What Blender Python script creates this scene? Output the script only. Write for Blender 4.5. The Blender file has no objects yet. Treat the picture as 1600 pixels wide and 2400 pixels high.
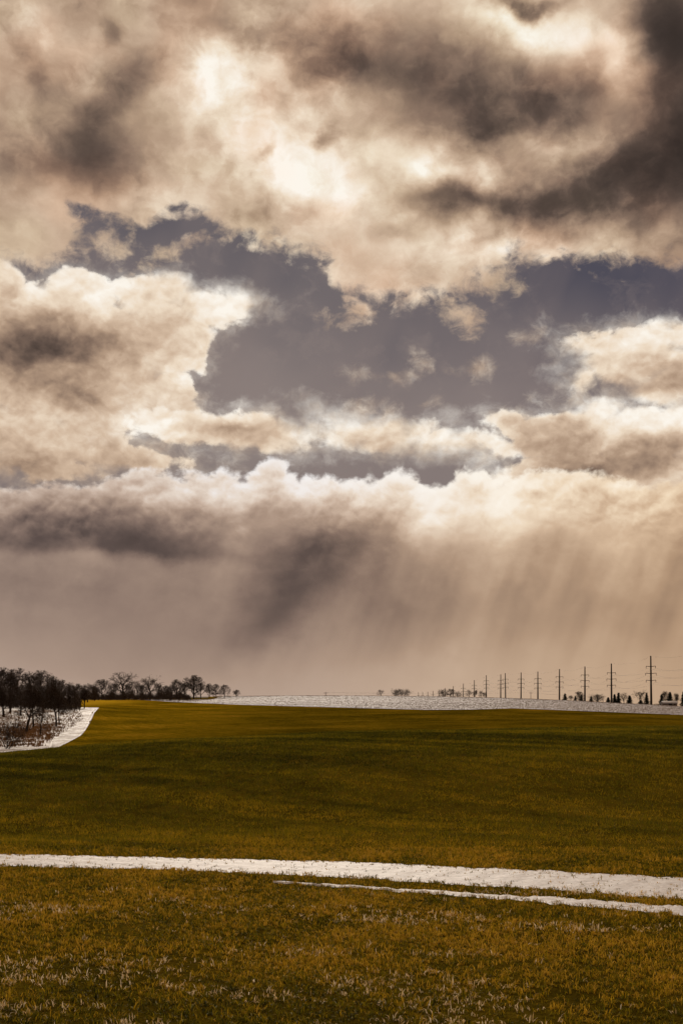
import bpy, math, random
import numpy as np
from mathutils import noise as mnoise

# ------------------------------------------------------------------ camera
scene = bpy.context.scene
col = scene.collection
FPX, PH, PW, HOR = 2667.0, 2400.0, 1600.0, 1640.0     # focal length and frame in photograph pixels
CAM_Z = 3.0
cam_d = bpy.data.cameras.new('camera')
cam = bpy.data.objects.new('camera', cam_d); col.objects.link(cam)
cam.location = (0, 0, CAM_Z); cam.rotation_euler = (math.radians(90), 0, 0)
cam_d.sensor_fit = 'VERTICAL'; cam_d.sensor_height = 36; cam_d.lens = 36 * FPX / PH
cam_d.shift_y = (HOR - PH / 2) / PH
cam_d.clip_start = 0.1; cam_d.clip_end = 20000
scene.camera = cam
vs = scene.view_settings
vs.view_transform = 'Standard'; vs.look = 'None'; vs.gamma = 1; vs.exposure = 0; vs.use_curve_mapping = False
scene.cycles.max_bounces = 6; scene.cycles.diffuse_bounces = 3; scene.cycles.transparent_max_bounces = 8

SUN_EL, SUN_AZ = math.radians(25), math.radians(-3)   # azimuth from +Y towards +X
sd = bpy.data.lights.new('sun', 'SUN'); so = bpy.data.objects.new('sun', sd); col.objects.link(so)
sd.energy = 2.0; sd.angle = math.radians(14); sd.color = (1.0, 0.90, 0.76)
so.rotation_euler = (math.radians(90) - SUN_EL, 0, math.pi - SUN_AZ)
so.location = (0, 0, 60)

def lin(c):
    return tuple(((v / 255) / 12.92 if v / 255 <= 0.04045 else ((v / 255 + 0.055) / 1.055) ** 2.4) for v in c)

# ------------------------------------------------------------------ node helpers
class G:
    """small expression builder: sockets in, sockets out"""
    def __init__(s, nt): s.nt = nt
    def node(s, t, **kw):
        n = s.nt.nodes.new(t)
        for k, v in kw.items(): setattr(n, k, v)
        return n
    def put(s, sock, v):
        if v is None: return
        if isinstance(v, bpy.types.NodeSocket): s.nt.links.new(v, sock)
        else:
            if isinstance(v, tuple) and sock.type == 'RGBA' and len(v) == 3: v = v + (1.0,)
            sock.default_value = v
    def m(s, op, a, b=None, c=None, clamp=False):
        n = s.node('ShaderNodeMath', operation=op, use_clamp=clamp)
        s.put(n.inputs[0], a); s.put(n.inputs[1], b); s.put(n.inputs[2], c)
        return n.outputs[0]
    def add(s, a, b): return s.m('ADD', a, b)
    def sub(s, a, b): return s.m('SUBTRACT', a, b)
    def mul(s, a, b): return s.m('MULTIPLY', a, b)
    def mad(s, a, b, c): return s.m('MULTIPLY_ADD', a, b, c)
    def mx(s, a, b): return s.m('MAXIMUM', a, b)
    def mn(s, a, b): return s.m('MINIMUM', a, b)
    def clamp(s, a): return s.m('ADD', a, 0.0, clamp=True)
    def vm(s, op, a, b=None, scale=None):
        n = s.node('ShaderNodeVectorMath', operation=op)
        s.put(n.inputs[0], a); s.put(n.inputs[1], b)
        if scale is not None: s.put(n.inputs['Scale'], scale)
        return n.outputs['Value'] if op in ('LENGTH', 'DOT_PRODUCT', 'DISTANCE') else n.outputs[0]
    def xyz(s, x, y, z):
        n = s.node('ShaderNodeCombineXYZ')
        for i, v in enumerate((x, y, z)): s.put(n.inputs[i], v)
        return n.outputs[0]
    def sep(s, v):
        n = s.node('ShaderNodeSeparateXYZ'); s.put(n.inputs[0], v); return n.outputs
    def step(s, v, lo, hi, a=0.0, b=1.0, smooth=True):
        n = s.node('ShaderNodeMapRange', interpolation_type='SMOOTHSTEP' if smooth else 'LINEAR')
        s.put(n.inputs[0], v)
        for i, q in enumerate((lo, hi, a, b)): s.put(n.inputs[1 + i], q)
        return n.outputs[0]
    def noise(s, vec, scale, detail=4, rough=0.55, lac=2.0, dist=0.0, color=False, typ='FBM', dims='3D'):
        n = s.node('ShaderNodeTexNoise', noise_dimensions=dims, noise_type=typ)
        n.normalize = True
        s.put(n.inputs['Vector'], vec); s.put(n.inputs['Scale'], scale); s.put(n.inputs['Detail'], float(detail))
        s.put(n.inputs['Roughness'], rough); s.put(n.inputs['Lacunarity'], lac); s.put(n.inputs['Distortion'], dist)
        return n.outputs['Color'] if color else n.outputs['Fac']
    def voronoi(s, vec, scale, detail=2, rough=0.5, smooth=None, feature='F1'):
        n = s.node('ShaderNodeTexVoronoi', feature=feature if smooth is None else 'SMOOTH_F1')
        n.normalize = True
        s.put(n.inputs['Vector'], vec); s.put(n.inputs['Scale'], scale)
        s.put(n.inputs['Detail'], float(detail)); s.put(n.inputs['Roughness'], rough)
        if smooth is not None: s.put(n.inputs['Smoothness'], smooth)
        return n.outputs['Distance']
    def mapping(s, vec, loc=(0, 0, 0), rot=0.0, sc=(1, 1, 1), typ='TEXTURE'):
        n = s.node('ShaderNodeMapping', vector_type=typ)
        s.put(n.inputs[0], vec); n.inputs['Location'].default_value = loc
        n.inputs['Rotation'].default_value = (0, 0, rot); n.inputs['Scale'].default_value = sc
        return n.outputs[0]
    def ramp(s, fac, stops, interp='LINEAR'):
        n = s.node('ShaderNodeValToRGB'); cr = n.color_ramp; cr.interpolation = interp
        while len(cr.elements) < len(stops): cr.elements.new(0.5)
        for e, (p, c) in zip(cr.elements, stops): e.position = p; e.color = tuple(c) + (1.0,)
        s.put(n.inputs[0], fac); return n.outputs[0]
    def mix(s, f, a, b, blend='MIX'):
        n = s.node('ShaderNodeMix', data_type='RGBA', blend_type=blend, clamp_factor=True)
        s.put(n.inputs[0], f); s.put(n.inputs[6], a); s.put(n.inputs[7], b); return n.outputs[2]
    def fmix(s, f, a, b):
        n = s.node('ShaderNodeMix', data_type='FLOAT', clamp_factor=True)
        s.put(n.inputs[0], f); s.put(n.inputs[2], a); s.put(n.inputs[3], b); return n.outputs[0]
    def curve(s, x, x0, x1, y0, y1, pts):
        """float curve through pts, x in [x0,x1], y in [y0,y1]"""
        fx = s.step(x, x0, x1, smooth=False)
        n = s.node('ShaderNodeFloatCurve'); c = n.mapping.curves[0]; n.mapping.use_clip = False
        q = [((p[0] - x0) / (x1 - x0), (p[1] - y0) / (y1 - y0)) for p in pts]
        q = [(0.0, q[0][1])] + [p for p in q if 0 < p[0] < 1] + [(1.0, q[-1][1])]
        c.points[0].location = q[0]; c.points[1].location = q[-1]
        for p in q[1:-1]: c.points.new(*p)
        n.mapping.update(); s.put(n.inputs['Value'], fx)
        return s.mad(n.outputs[0], y1 - y0, y0)

# ------------------------------------------------------------------ sky: winter showers, broken cumulus, sun behind the upper deck
def AE(x, y):
    """photograph pixel -> (azimuth, elevation) in units of 1/FPX rad"""
    u, v = (x - PW / 2) / FPX, (HOR - y) / FPX
    return math.atan(u) * FPX, math.atan2(v, math.hypot(1, u)) * FPX
def squeeze(x, y):
    u, v = (x - PW / 2) / FPX, (HOR - y) / FPX
    return 1 / (1 + u * u), 1 / (1 + v * v)


world = bpy.data.worlds.new('World'); scene.world = world; world.use_nodes = True
world.cycles.sampling_method = 'NONE'
scene.cycles.use_adaptive_sampling = True; scene.cycles.adaptive_threshold = 0.015; scene.cycles.adaptive_min_samples = 4
nt = world.node_tree; nt.nodes.clear()
g = G(nt)
CLOUD = [(0.0, lin((38, 33, 31))), (0.14, lin((66, 56, 51))), (0.28, lin((98, 82, 73))), (0.42, lin((138, 115, 99))),
         (0.56, lin((176, 149, 126))), (0.70, lin((209, 183, 158))), (0.84, lin((237, 218, 195))), (1.0, lin((253, 246, 235)))]

def quad(mom, x, y, rx, ry, rot):
    """squared elliptical distance from a point of the sky"""
    a, e = AE(x, y); sa, se = squeeze(x, y); r = math.radians(-rot); c, s = math.cos(r), math.sin(r)
    a, e, rx, ry = a / 1000, e / 1000, rx * sa / 1000, ry * se / 1000
    A, B, C = (c / rx) ** 2 + (s / ry) ** 2, 2 * c * s * (1 / rx ** 2 - 1 / ry ** 2), (s / rx) ** 2 + (c / ry) ** 2
    lin1 = (-2 * A * a - B * e, -2 * C * e - B * a, A * a * a + B * a * e + C * e * e)
    return g.m('ADD', g.vm('DOT_PRODUCT', mom[0], (A, B, C)), g.vm('DOT_PRODUCT', mom[1], lin1))
def grouped(build, mom, acc, items, size=14):
    """runs of lobes live in small node groups of their own"""
    global g
    for k in range(0, len(items), size):
        ng = bpy.data.node_groups.new('cloud_lobes', 'ShaderNodeTree')
        for nm, t in (('m2', 'NodeSocketVector'), ('m1', 'NodeSocketVector'), ('acc', 'NodeSocketFloat')): ng.interface.new_socket(nm, in_out='INPUT', socket_type=t)
        ng.interface.new_socket('out', in_out='OUTPUT', socket_type='NodeSocketFloat')
        outer, g = g, G(ng)
        gi, go = g.node('NodeGroupInput'), g.node('NodeGroupOutput')
        r = build((gi.outputs[0], gi.outputs[1]), gi.outputs[2], items[k:k + size])
        ng.links.new(r, go.inputs[0]); g = outer
        n = g.node('ShaderNodeGroup'); n.node_tree = ng
        g.put(n.inputs[0], mom[0]); g.put(n.inputs[1], mom[1]); g.put(n.inputs[2], acc)
        acc = n.outputs[0]
    return acc
def gauss_run(mom, acc, blobs):
    for (x, y, rx, ry, rot, amp) in blobs:
        acc = g.mad(g.m('POWER', math.exp(-0.7), quad(mom, x, y, rx, ry, rot)), amp, acc)
    return acc
def lobes_run(mom, acc, items):
    for (x, y, rx, ry, rot) in items:
        r = min(rx, ry)
        acc = g.mx(acc, g.mad(g.m('SQRT', g.mx(quad(mom, x, y, rx, ry, rot), 0.0)), -r, r))
    return acc
def gauss(mom, acc, blobs): return grouped(gauss_run, mom, acc, blobs)
def lobes(mom, items): return grouped(lobes_run, mom, -400.0, items)
def reach(b, lo, hi):
    """does this brightness lobe matter between two elevations"""
    e = AE(b[0], b[1])[1]; r = max(b[3], abs(math.sin(math.radians(b[4]))) * b[2]) * math.sqrt(math.log(max(abs(b[5]) / 0.004, 1.01)) / 0.7) + 90
    return e + r > lo and e - r < hi
def fade(x, length): return g.m('POWER', math.e, g.mul(g.mx(x, 0.0), -1.0 / length))

class Air:
    """the fields one region of the sky needs, made on first use"""
    def __init__(s, k):
        tc = g.node('ShaderNodeTexCoord')
        s.D = g.vm('SCALE', tc.outputs['Generated'], scale=1 + 2e-6 * k)
        s.c = {}
        dx, dy, dz = g.sep(s.D)
        s.az = g.mul(g.m('ARCTAN2', dx, dy), FPX)
        s.el = g.mul(g.m('ARCTAN2', dz, g.m('SQRT', g.mad(dx, dx, g.mul(dy, dy)))), FPX)
        s.AEv = g.xyz(s.az, s.el, 0.0)
        s.P3 = g.vm('MULTIPLY', s.D, (FPX, FPX, FPX * 1.25))
    def off(s, n): return g.vm('ADD', s.P3, (n * 731.7, n * 391.3, n * 1177.1))
    def __getattr__(s, name):
        c = s.__dict__['c']
        if name not in c: c[name] = getattr(s, 'mk_' + name)()
        return c[name]
    def mk_w1(s): return g.vm('SUBTRACT', g.noise(s.off(1), 1 / 260, 2, 0.5, color=True), (0.5, 0.5, 0.5))
    def mk_w2(s): return g.vm('SUBTRACT', g.noise(s.off(2), 1 / 80, 4, 0.55, color=True), (0.5, 0.5, 0.5))
    def warped(s, k1, k2):
        return g.vm('ADD', s.AEv, g.vm('MULTIPLY', g.vm('ADD', g.vm('SCALE', s.w1, scale=k1), g.vm('SCALE', s.w2, scale=k2)), (1, 0.8, 0)))
    def mk_we(s): return s.warped(60.0, 60.0)
    def mk_ws(s): return s.warped(150.0, 90.0)
    def moments(s, vec):
        x, y, _ = g.sep(g.vm('SCALE', vec, scale=0.001))
        return g.xyz(g.mul(x, x), g.mul(x, y), g.mul(y, y)), g.xyz(x, y, 1.0)
    def mk_me(s): return s.moments(s.we)
    def mk_ms(s): return s.moments(s.ws)
    def mk_es(s): return g.sep(s.we)
    def mk_fine(s): return g.mul(g.sub(g.noise(g.vm('ADD', s.off(3), g.vm('SCALE', s.w2, scale=30.0)), 1 / 36, 5, 0.56), 0.5), 1.7)
    def mk_med(s): return g.mul(1.7, g.sub(g.noise(g.vm('ADD', s.off(4), g.vm('SCALE', s.w2, scale=70.0)), 1 / 130, 6, 0.55), 0.5))
    def mk_soft(s): return g.sub(g.noise(s.off(6), 1 / 220, 2, 0.5), 0.5)
    def mk_wisp(s): return g.sub(g.noise(g.vm('ADD', s.off(7), g.vm('SCALE', s.w2, scale=80.0)), 1 / 75, 6, 0.6), 0.5)
    def mk_broad(s):                                       # large cells of thick and thin cloud, over the rest of the sky
        n = g.sub(g.noise(g.vm('ADD', s.off(12), g.vm('SCALE', s.w1, scale=300.0)), 1 / 620, 4, 0.5), 0.5)
        return g.mul(n, g.mx(g.step(g.m('ABSOLUTE', s.az), 820, 1450), g.step(s.el, 1500, 2100)))
    def mk_Pw(s): return g.vm('ADD', s.P3, g.vm('SCALE', s.w2, scale=34.0))
    def bil(s, v): return g.sub(0.36, g.voronoi(v, 1 / 84, 3, 0.5))
    def mk_puff(s): return s.bil(s.Pw)                                            # cauliflower lobes
    def mk_relief(s): return g.sub(s.puff, s.bil(g.vm('ADD', s.Pw, (-4.0, 0.0, 15.0))))  # against a step towards the sun
    def mk_sunward(s):
        to = g.vm('SUBTRACT', AE(690, 400) + (0.0,), s.AEv)
        x, y, _ = g.sep(g.vm('SCALE', g.vm('NORMALIZE', to), scale=26.0))
        return g.xyz(x, 0.0, g.mul(y, 1.25))
    def mk_shade(s):
        v = g.vm('ADD', s.off(4), g.vm('SCALE', s.w2, scale=70.0))
        return g.sub(s.med, g.mul(1.7, g.sub(g.noise(g.vm('ADD', v, s.sunward), 1 / 130, 5, 0.55), 0.5)))
    def mk_streak(s):
        x, y = g.mul(s.az, 1.0), s.el
        p = g.xyz(g.mul(g.mad(y, -0.36, x), 1 / 150.0), g.mul(y, 1 / 1100.0), g.mul(s.soft, 1.4))
        return g.sub(g.noise(p, 1.0, 3, 0.5), 0.5)
    def edge(s, pts):
        return g.curve(s.es[0], -1300, 1300, 0, 1600, [AE(x, y) for x, y in pts])

def layer(c, a, b, tint=None):
    k = g.ramp(b, CLOUD)
    if tint is not None: k = g.mix(1.0, k, tint, 'MULTIPLY')
    return g.mix(a, c, k)

def gap(A):
    """clear air seen through a thin veil of falling snow"""
    sky = g.node('ShaderNodeTexSky', sky_type='NISHITA', sun_disc=False)
    sky.sun_elevation = SUN_EL; sky.sun_rotation = SUN_AZ; sky.air_density = 1.0; sky.dust_density = 2.0
    nish = g.vm('SCALE', sky.outputs[0], scale=0.05)
    v = g.step(g.mad(A.soft, 300, g.mad(g.mn(g.mx(A.az, -800.0), 800.0), 0.10, A.el)), 600, 1090)
    veil = g.mix(v, lin((120, 108, 108)), lin((56, 56, 74)))
    veil = g.mix(g.m('MULTIPLY_ADD', A.streak, 1.5, 0.1, clamp=True), veil, lin((108, 96, 98)))
    veil = g.mix(g.m('MULTIPLY_ADD', A.wisp, 2.0, 0.0, clamp=True), veil, lin((122, 109, 108)))
    return g.mix(0.96, nish, veil)

def cumulus(A, c, shape, bright, namp=60, famp=18, rimamp=0.10):
    S = g.mad(A.puff, namp, g.mad(A.fine, famp, g.mad(A.wisp, 34, shape)))
    w = g.step(A.soft, -0.12, 0.14, 9.0, 44.0)
    a = g.step(S, g.mul(w, -0.7), w)
    a = g.mx(a, g.mul(g.step(g.mad(A.wisp, 105, S), -40, 34), 0.42))
    b = g.mad(fade(S, 34), rimamp, g.mad(A.relief, 0.66, g.mad(A.fine, 0.14, g.mad(A.med, 0.30, bright))))
    return layer(c, a, b)

def bank(A, c, blobs):
    """the low bank with snow showers under it, down to the horizon"""
    top = A.edge([(-300, 1140), (0, 1138), (60, 1142), (100, 1126), (130, 1128), (172, 1148), (230, 1136), (300, 1106), (340, 1106), (400, 1120), (480, 1124), (520, 1116), (568, 1126),
                  (598, 1104), (640, 1090), (684, 1104), (722, 1130), (800, 1138), (850, 1134), (900, 1120), (960, 1118), (1000, 1136), (1050, 1122), (1085, 1108), (1125, 1108), (1165, 1130),
                  (1240, 1112), (1300, 1100), (1400, 1110), (1500, 1140), (1600, 1130), (1900, 1130)])
    Sb = g.mad(A.broad, -500, g.sub(top, A.es[1]))                              # depth below the crest
    Sp = g.mad(A.puff, 56, g.mad(A.fine, 26, g.mad(A.wisp, 30, Sb))) if c is not None else Sb
    bb = gauss(A.ms, g.mad(g.step(A.el, 330, 0), 0.10, 0.505), blobs)
    base = g.mul(gauss(A.ms, 0.0, [(200, 1245, 300, 78, 0, 1.0)]), g.step(g.mad(A.fine, 10, A.es[1]), AE(300, 1322)[1], AE(300, 1284)[1]))
    bb = g.mad(base, -0.22, bb)                            # flat-bottomed cloud at the left
    crestm = g.curve(A.az, -1300, 1300, 0, 1, [AE(x, 1640)[:1] + (v,) for x, v in [(-300, 0.24), (0, 0.28), (200, 0.36), (400, 0.46), (700, 0.54), (1100, 0.56), (1300, 0.42), (1600, 0.26), (1900, 0.2)]])
    bb = g.mad(g.mul(fade(Sp, 84), g.step(A.el, 60, 480)), crestm, bb)
    if c is not None: bb = g.mad(g.mul(A.relief, g.step(Sb, 190, 40)), 0.85, bb)
    bb = g.mad(g.mul(A.med, g.step(Sb, 420, 40, 0.12, 1.0)), 0.22, bb)
    bb = g.mad(g.mul(A.fine, g.step(Sb, 200, 20)), 0.16, bb)
    bb = g.mad(g.mul(g.mul(A.streak, g.step(g.mad(A.soft, 900.0, A.az), -420, 250, 0.15, 1.25)), g.mul(g.step(Sb, 40, 170), g.step(A.el, -40, 260))), 0.40, bb)
    bcol = g.ramp(g.mn(bb, g.mad(bb, 0.40, 0.57)), CLOUD)
    tint = g.ramp(g.step(A.az, -760, 760, smooth=False), [(0.0, (0.90, 0.94, 1.06)), (0.45, (0.94, 0.96, 1.04)), (0.75, (1.0, 0.98, 0.95)), (1.0, (1.03, 0.98, 0.89))])
    bcol = g.mix(1.0, bcol, tint, 'MULTIPLY')
    return bcol if c is None else g.mix(g.step(Sp, -9, 11), c, bcol)

def deck(A, c, blobs, holes):
    """the broken upper deck with the sun behind it"""
    db = gauss(A.ms, 0.65, [b[:5] + (b[5] * (1.0 if b[5] < 0 else 1.0),) for b in blobs])
    db = g.mad(A.shade, g.step(A.soft, -0.14, 0.14, 0.10, 0.36), g.mad(A.med, 0.17, db))
    db = g.mad(g.mul(A.fine, g.step(A.med, -0.15, 0.25)), 0.12, db)
    db = g.mad(A.broad, 1.5, g.mad(A.soft, 0.14, db))
    db = g.mx(db, g.mad(db, 0.45, 0.115))
    tint = g.ramp(g.noise(A.off(9), 1 / 180, 2, 0.5), [(0.3, (1.03, 0.96, 0.93)), (0.5, (1, 1, 1)), (0.7, (0.98, 1.0, 0.97))])
    if c is None: return g.mix(1.0, g.ramp(db, CLOUD), tint, 'MULTIPLY')
    bot = A.edge([(-300, 600), (0, 596), (60, 628), (140, 606), (250, 596), (330, 600), (405, 600), (425, 540), (450, 512), (520, 544), (600, 560), (655, 562), (690, 604), (740, 606), (785, 664),
                  (860, 694), (960, 700), (1060, 690), (1120, 690), (1180, 664), (1206, 622), (1300, 612), (1400, 622), (1500, 610), (1560, 600), (1600, 612), (1900, 610)])
    Sd = g.mad(A.broad, 1100, g.sub(A.es[1], bot))
    if holes:
        Sd = g.sub(g.mn(Sd, 150.0), gauss(A.me, 0.0, [(215, 505, 70, 34, 10, 70), (320, 545, 80, 30, 20, 66), (405, 505, 50, 34, 20, 100), (150, 470, 40, 36, 60, 50), (430, 560, 40, 40, 0, 100), (260, 455, 80, 20, 0, 40), (1100, 620, 70, 40, 20, 44), (300, 585, 130, 18, 0, 34)]))
        Sd = g.mx(Sd, lobes(A.me, [(330, 500, 90, 20, -8), (385, 585, 60, 14, -25), (250, 560, 90, 22, 10), (1072, 742, 44, 34, 30), (1150, 668, 50, 34, 0), (835, 738, 40, 22, 0)]))
    S = g.mad(A.wisp, 150, g.mad(A.fine, 30, Sd))
    db = g.mad(fade(S, 60), 0.05, db)
    return layer(c, g.step(S, -20, 30), db, tint)

DECK = [
    (640, 425, 150, 70, 0, 0.14), (770, 420, 90, 80, 0, 0.14), (530, 170, 130, 60, -10, 0.26), (600, 310, 120, 70, 0, 0.18), (700, 380, 60, 60, 0, 0.12),
    (1010, 395, 90, 28, 15, 0.26), (1140, 395, 40, 24, 30, 0.24), (900, 350, 120, 40, 10, 0.10), (830, 470, 70, 60, 0, 0.16), (1230, 60, 120, 40, 15, 0.28), (1330, 70, 90, 50, 30, 0.12),
    (1425, 175, 42, 50, 20, 0.28), (1470, 120, 50, 60, 0, 0.18), (1060, 535, 80, 40, 0, 0.20), (850, 600, 130, 60, 0, 0.10), (1250, 590, 260, 24, 0, 0.10), (230, 90, 160, 50, 0, 0.06),
    (370, 100, 60, 40, 0, 0.10), (70, 215, 120, 40, 10, 0.06), (80, 520, 100, 80, 0, 0.10), (330, 470, 100, 24, -6, 0.08), (1270, 335, 90, 20, 10, 0.10), (880, 20, 160, 30, 0, 0.06), (450, 480, 60, 40, 0, 0.06),
    (190, 275, 120, 85, -20, -0.27), (300, 190, 120, 55, -30, -0.16), (150, 390, 160, 50, 0, -0.16), (300, 350, 110, 60, 0, -0.14), (70, 165, 50, 40, 0, -0.14), (235, 78, 24, 24, 0, -0.24), (0, 420, 60, 110, 0, -0.10),
    (820, 140, 90, 56, 0, -0.34), (680, 80, 130, 26, 0, -0.16), (560, 90, 60, 24, 0, -0.14), (1120, 220, 170, 80, 0, -0.32), (980, 180, 110, 60, 0, -0.14), (1260, 260, 110, 50, 0, -0.18), (1090, 290, 120, 22, 0, -0.12),
    (1350, 215, 80, 40, -30, -0.08), (1580, 300, 120, 220, 0, -0.46), (1570, 70, 70, 80, 0, -0.40), (1330, 430, 240, 60, -4, -0.36), (1080, 450, 110, 30, 0, -0.22), (1500, 450, 200, 60, 0, -0.12), (1270, 500, 120, 40, 0, -0.14),
    (775, 335, 30, 18, -35, -0.34), (615, 365, 26, 14, -20, -0.22), (630, 495, 90, 34, 0, -0.18), (930, 545, 60, 24, 0, -0.14), (1250, 0, 56, 18, 0, -0.40), (400, 30, 200, 40, 0, -0.08), (1800, 300, 180, 260, 0, -0.2)]
E_HI, E_LO = AE(800, 420)[1], AE(800, 1420)[1]
BANK = [(370, 1275, 150, 40, 0, -0.10), (90, 1275, 220, 60, 0, -0.04), (790, 1255, 95, 66, 0, -0.19), (680, 1360, 170, 62, -42, -0.20), (560, 1200, 160, 20, 0, -0.06),
        (1000, 1230, 260, 60, 0, 0.14), (1300, 1280, 330, 130, 0, 0.11), (1500, 1420, 300, 120, 0, -0.03), (950, 1390, 250, 120, 0, -0.08), (100, 1430, 300, 90, 0, -0.03), (1300, 1190, 120, 30, 0, 0.08),
        (420, 1450, 250, 100, 0, -0.05), (330, 1560, 240, 60, 0, -0.04), (980, 1600, 200, 80, 0, 0.03), (1300, 1560, 200, 80, 0, 0.03)]

def full_middle(A):
    c = gap(A)
    scr = lobes(A.me, [(850, 955, 46, 24, -25), (905, 975, 60, 20, -30), (1010, 948, 34, 14, -35), (965, 962, 30, 12, 20), (1107, 862, 46, 26, 0), (1235, 793, 30, 10, 0), (905, 872, 60, 16, 0), (985, 853, 22, 14, 30)])
    c = layer(c, g.mul(g.step(g.mad(A.wisp, 95, scr), -10, 40), 0.7), g.mad(A.fine, 0.4, g.mad(A.wisp, 0.5, 0.72)))
    # left cumulus and the low shreds beneath it
    S = lobes(A.me, [(120, 830, 290, 165, 0), (380, 790, 110, 100, 0), (450, 722, 130, 46, -6), (545, 712, 56, 40, 0), (350, 690, 110, 52, 0), (200, 675, 80, 54, 0), (-10, 650, 85, 56, 20),
                     (390, 905, 60, 56, 0), (60, 1010, 240, 76, 8), (260, 1068, 150, 30, 8), (460, 835, 30, 40, 0), (150, 960, 220, 60, 0), (80, 1080, 170, 34, 0), (400, 950, 60, 30, 0)])
    B = gauss(A.ms, 0.76, [(120, 830, 160, 60, -6, -0.42), (250, 820, 60, 60, 0, -0.10), (40, 735, 90, 60, 20, -0.18), (140, 925, 120, 26, 8, -0.14),
                           (60, 1090, 260, 40, 0, -0.22), (200, 1000, 200, 40, 0, -0.04), (300, 670, 260, 50, 0, 0.11), (560, 700, 60, 40, 0, 0.08), (420, 870, 60, 40, 0, 0.08)])
    c = cumulus(A, c, S, B, 64)
    # lens clouds across the middle
    S = lobes(A.me, [(500, 1008, 200, 50, 3), (650, 1030, 80, 34, 0), (880, 1016, 175, 42, 0), (1050, 1034, 130, 32, 0), (790, 988, 50, 18, 20), (1180, 1052, 80, 22, 0), (1190, 985, 50, 20, 0)])
    B = gauss(A.ms, 0.86, [(520, 1018, 90, 26, 3, -0.36), (860, 1030, 70, 20, 0, -0.14), (1000, 1052, 120, 14, 0, -0.08), (500, 1062, 200, 14, 0, -0.15)])
    c = cumulus(A, c, S, B, 30)
    # right-hand cumuli
    S = lobes(A.me, [(1490, 835, 135, 60, 0), (1400, 800, 70, 28, 0), (1570, 890, 110, 50, 0), (1365, 880, 28, 38, 20), (1540, 790, 100, 36, 0), (1700, 860, 200, 80, 0)])
    B = gauss(A.ms, 0.85, [(1550, 860, 70, 34, 0, -0.26), (1480, 880, 60, 26, 0, -0.12), (1380, 900, 60, 30, 0, -0.12), (1700, 900, 120, 40, 0, -0.2)])
    c = cumulus(A, c, S, B, 46)
    S = lobes(A.me, [(1350, 1020, 150, 62, 0), (1500, 1020, 170, 66, 0), (1240, 1000, 64, 32, 0), (1650, 1010, 200, 80, 0), (1390, 965, 52, 32, 0), (1400, 1130, 250, 80, 0), (1700, 1150, 260, 120, 0)])
    B = gauss(A.ms, 0.83, [(1290, 1040, 80, 46, 20, -0.34), (1410, 1098, 130, 40, -14, -0.46), (1540, 1090, 60, 40, 0, -0.12), (1330, 955, 90, 20, 0, 0.10), (1520, 985, 90, 30, 0, 0.10)])
    c = cumulus(A, c, S, B, 50)
    c = bank(A, c, [b for b in BANK if reach(b, E_LO, 9999)])
    return deck(A, c, [b for b in DECK if reach(b, -999, E_HI)], True)
def rear(A):
    return deck(A, bank(A, gap(A), []), [], False)

def emit(c):
    b = g.node('ShaderNodeBackground'); b.inputs['Strength'].default_value = 0.1
    nt.links.new(g.vm('SCALE', c, scale=10.0), b.inputs['Color']); return b.outputs[0]
def pick(f, a, b):
    n = g.node('ShaderNodeMixShader'); g.put(n.inputs[0], f); nt.links.new(a, n.inputs[1]); nt.links.new(b, n.inputs[2]); return n.outputs[0]
A0 = Air(0)
inner = g.m('LESS_THAN', g.m('ABSOLUTE', A0.az), 1500.0)
hi = g.m('GREATER_THAN', A0.el, E_HI)
lo = g.m('LESS_THAN', A0.el, E_LO)
mid = emit(full_middle(Air(1)))
low = emit(bank(Air(2), None, BANK))
high = emit(deck(Air(3), None, [b for b in DECK if reach(b, E_HI, 9999)], False))
back = emit(rear(Air(4)))
wo = g.node('ShaderNodeOutputWorld')
nt.links.new(pick(inner, back, pick(hi, pick(lo, mid, low), high)), wo.inputs[0])

# ------------------------------------------------------------------ object helpers
rng = np.random.default_rng(7)
def mesh_np(name, verts, faces, smooth=False, attrs=None):
    """verts (n,3); faces (m,3) or (m,4) index array"""
    verts = np.asarray(verts, np.float32); faces = np.asarray(faces, np.int32)
    me = bpy.data.meshes.new(name); k = faces.shape[1]
    me.vertices.add(len(verts)); me.vertices.foreach_set('co', verts.ravel())
    me.loops.add(faces.size); me.loops.foreach_set('vertex_index', faces.ravel())
    me.polygons.add(len(faces)); me.polygons.foreach_set('loop_start', np.arange(0, faces.size, k, dtype=np.int32))
    if smooth: me.polygons.foreach_set('use_smooth', np.ones(len(faces), bool))
    for an, av in (attrs or {}).items():
        a = me.attributes.new(an, 'FLOAT', 'POINT'); a.data.foreach_set('value', np.asarray(av, np.float32))
    me.update(calc_edges=True)
    return me
def obj(name, me, mat=None, parent=None, loc=(0, 0, 0), rz=0.0, sc=(1, 1, 1)):
    o = bpy.data.objects.new(name, me); col.objects.link(o)
    o.location = loc; o.rotation_euler = (0, 0, rz); o.scale = sc
    if mat is not None and me is not None and not me.materials: me.materials.append(mat)
    if parent: o.parent = parent
    return o
def tag(o, label, cat, group=None):
    o['label'] = label; o['category'] = cat
    if group: o['group'] = group
    return o
def struct(o): o['kind'] = 'structure'; return o
def stuff(o, label, cat): o['kind'] = 'stuff'; o['label'] = label; o['category'] = cat; return o

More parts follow.
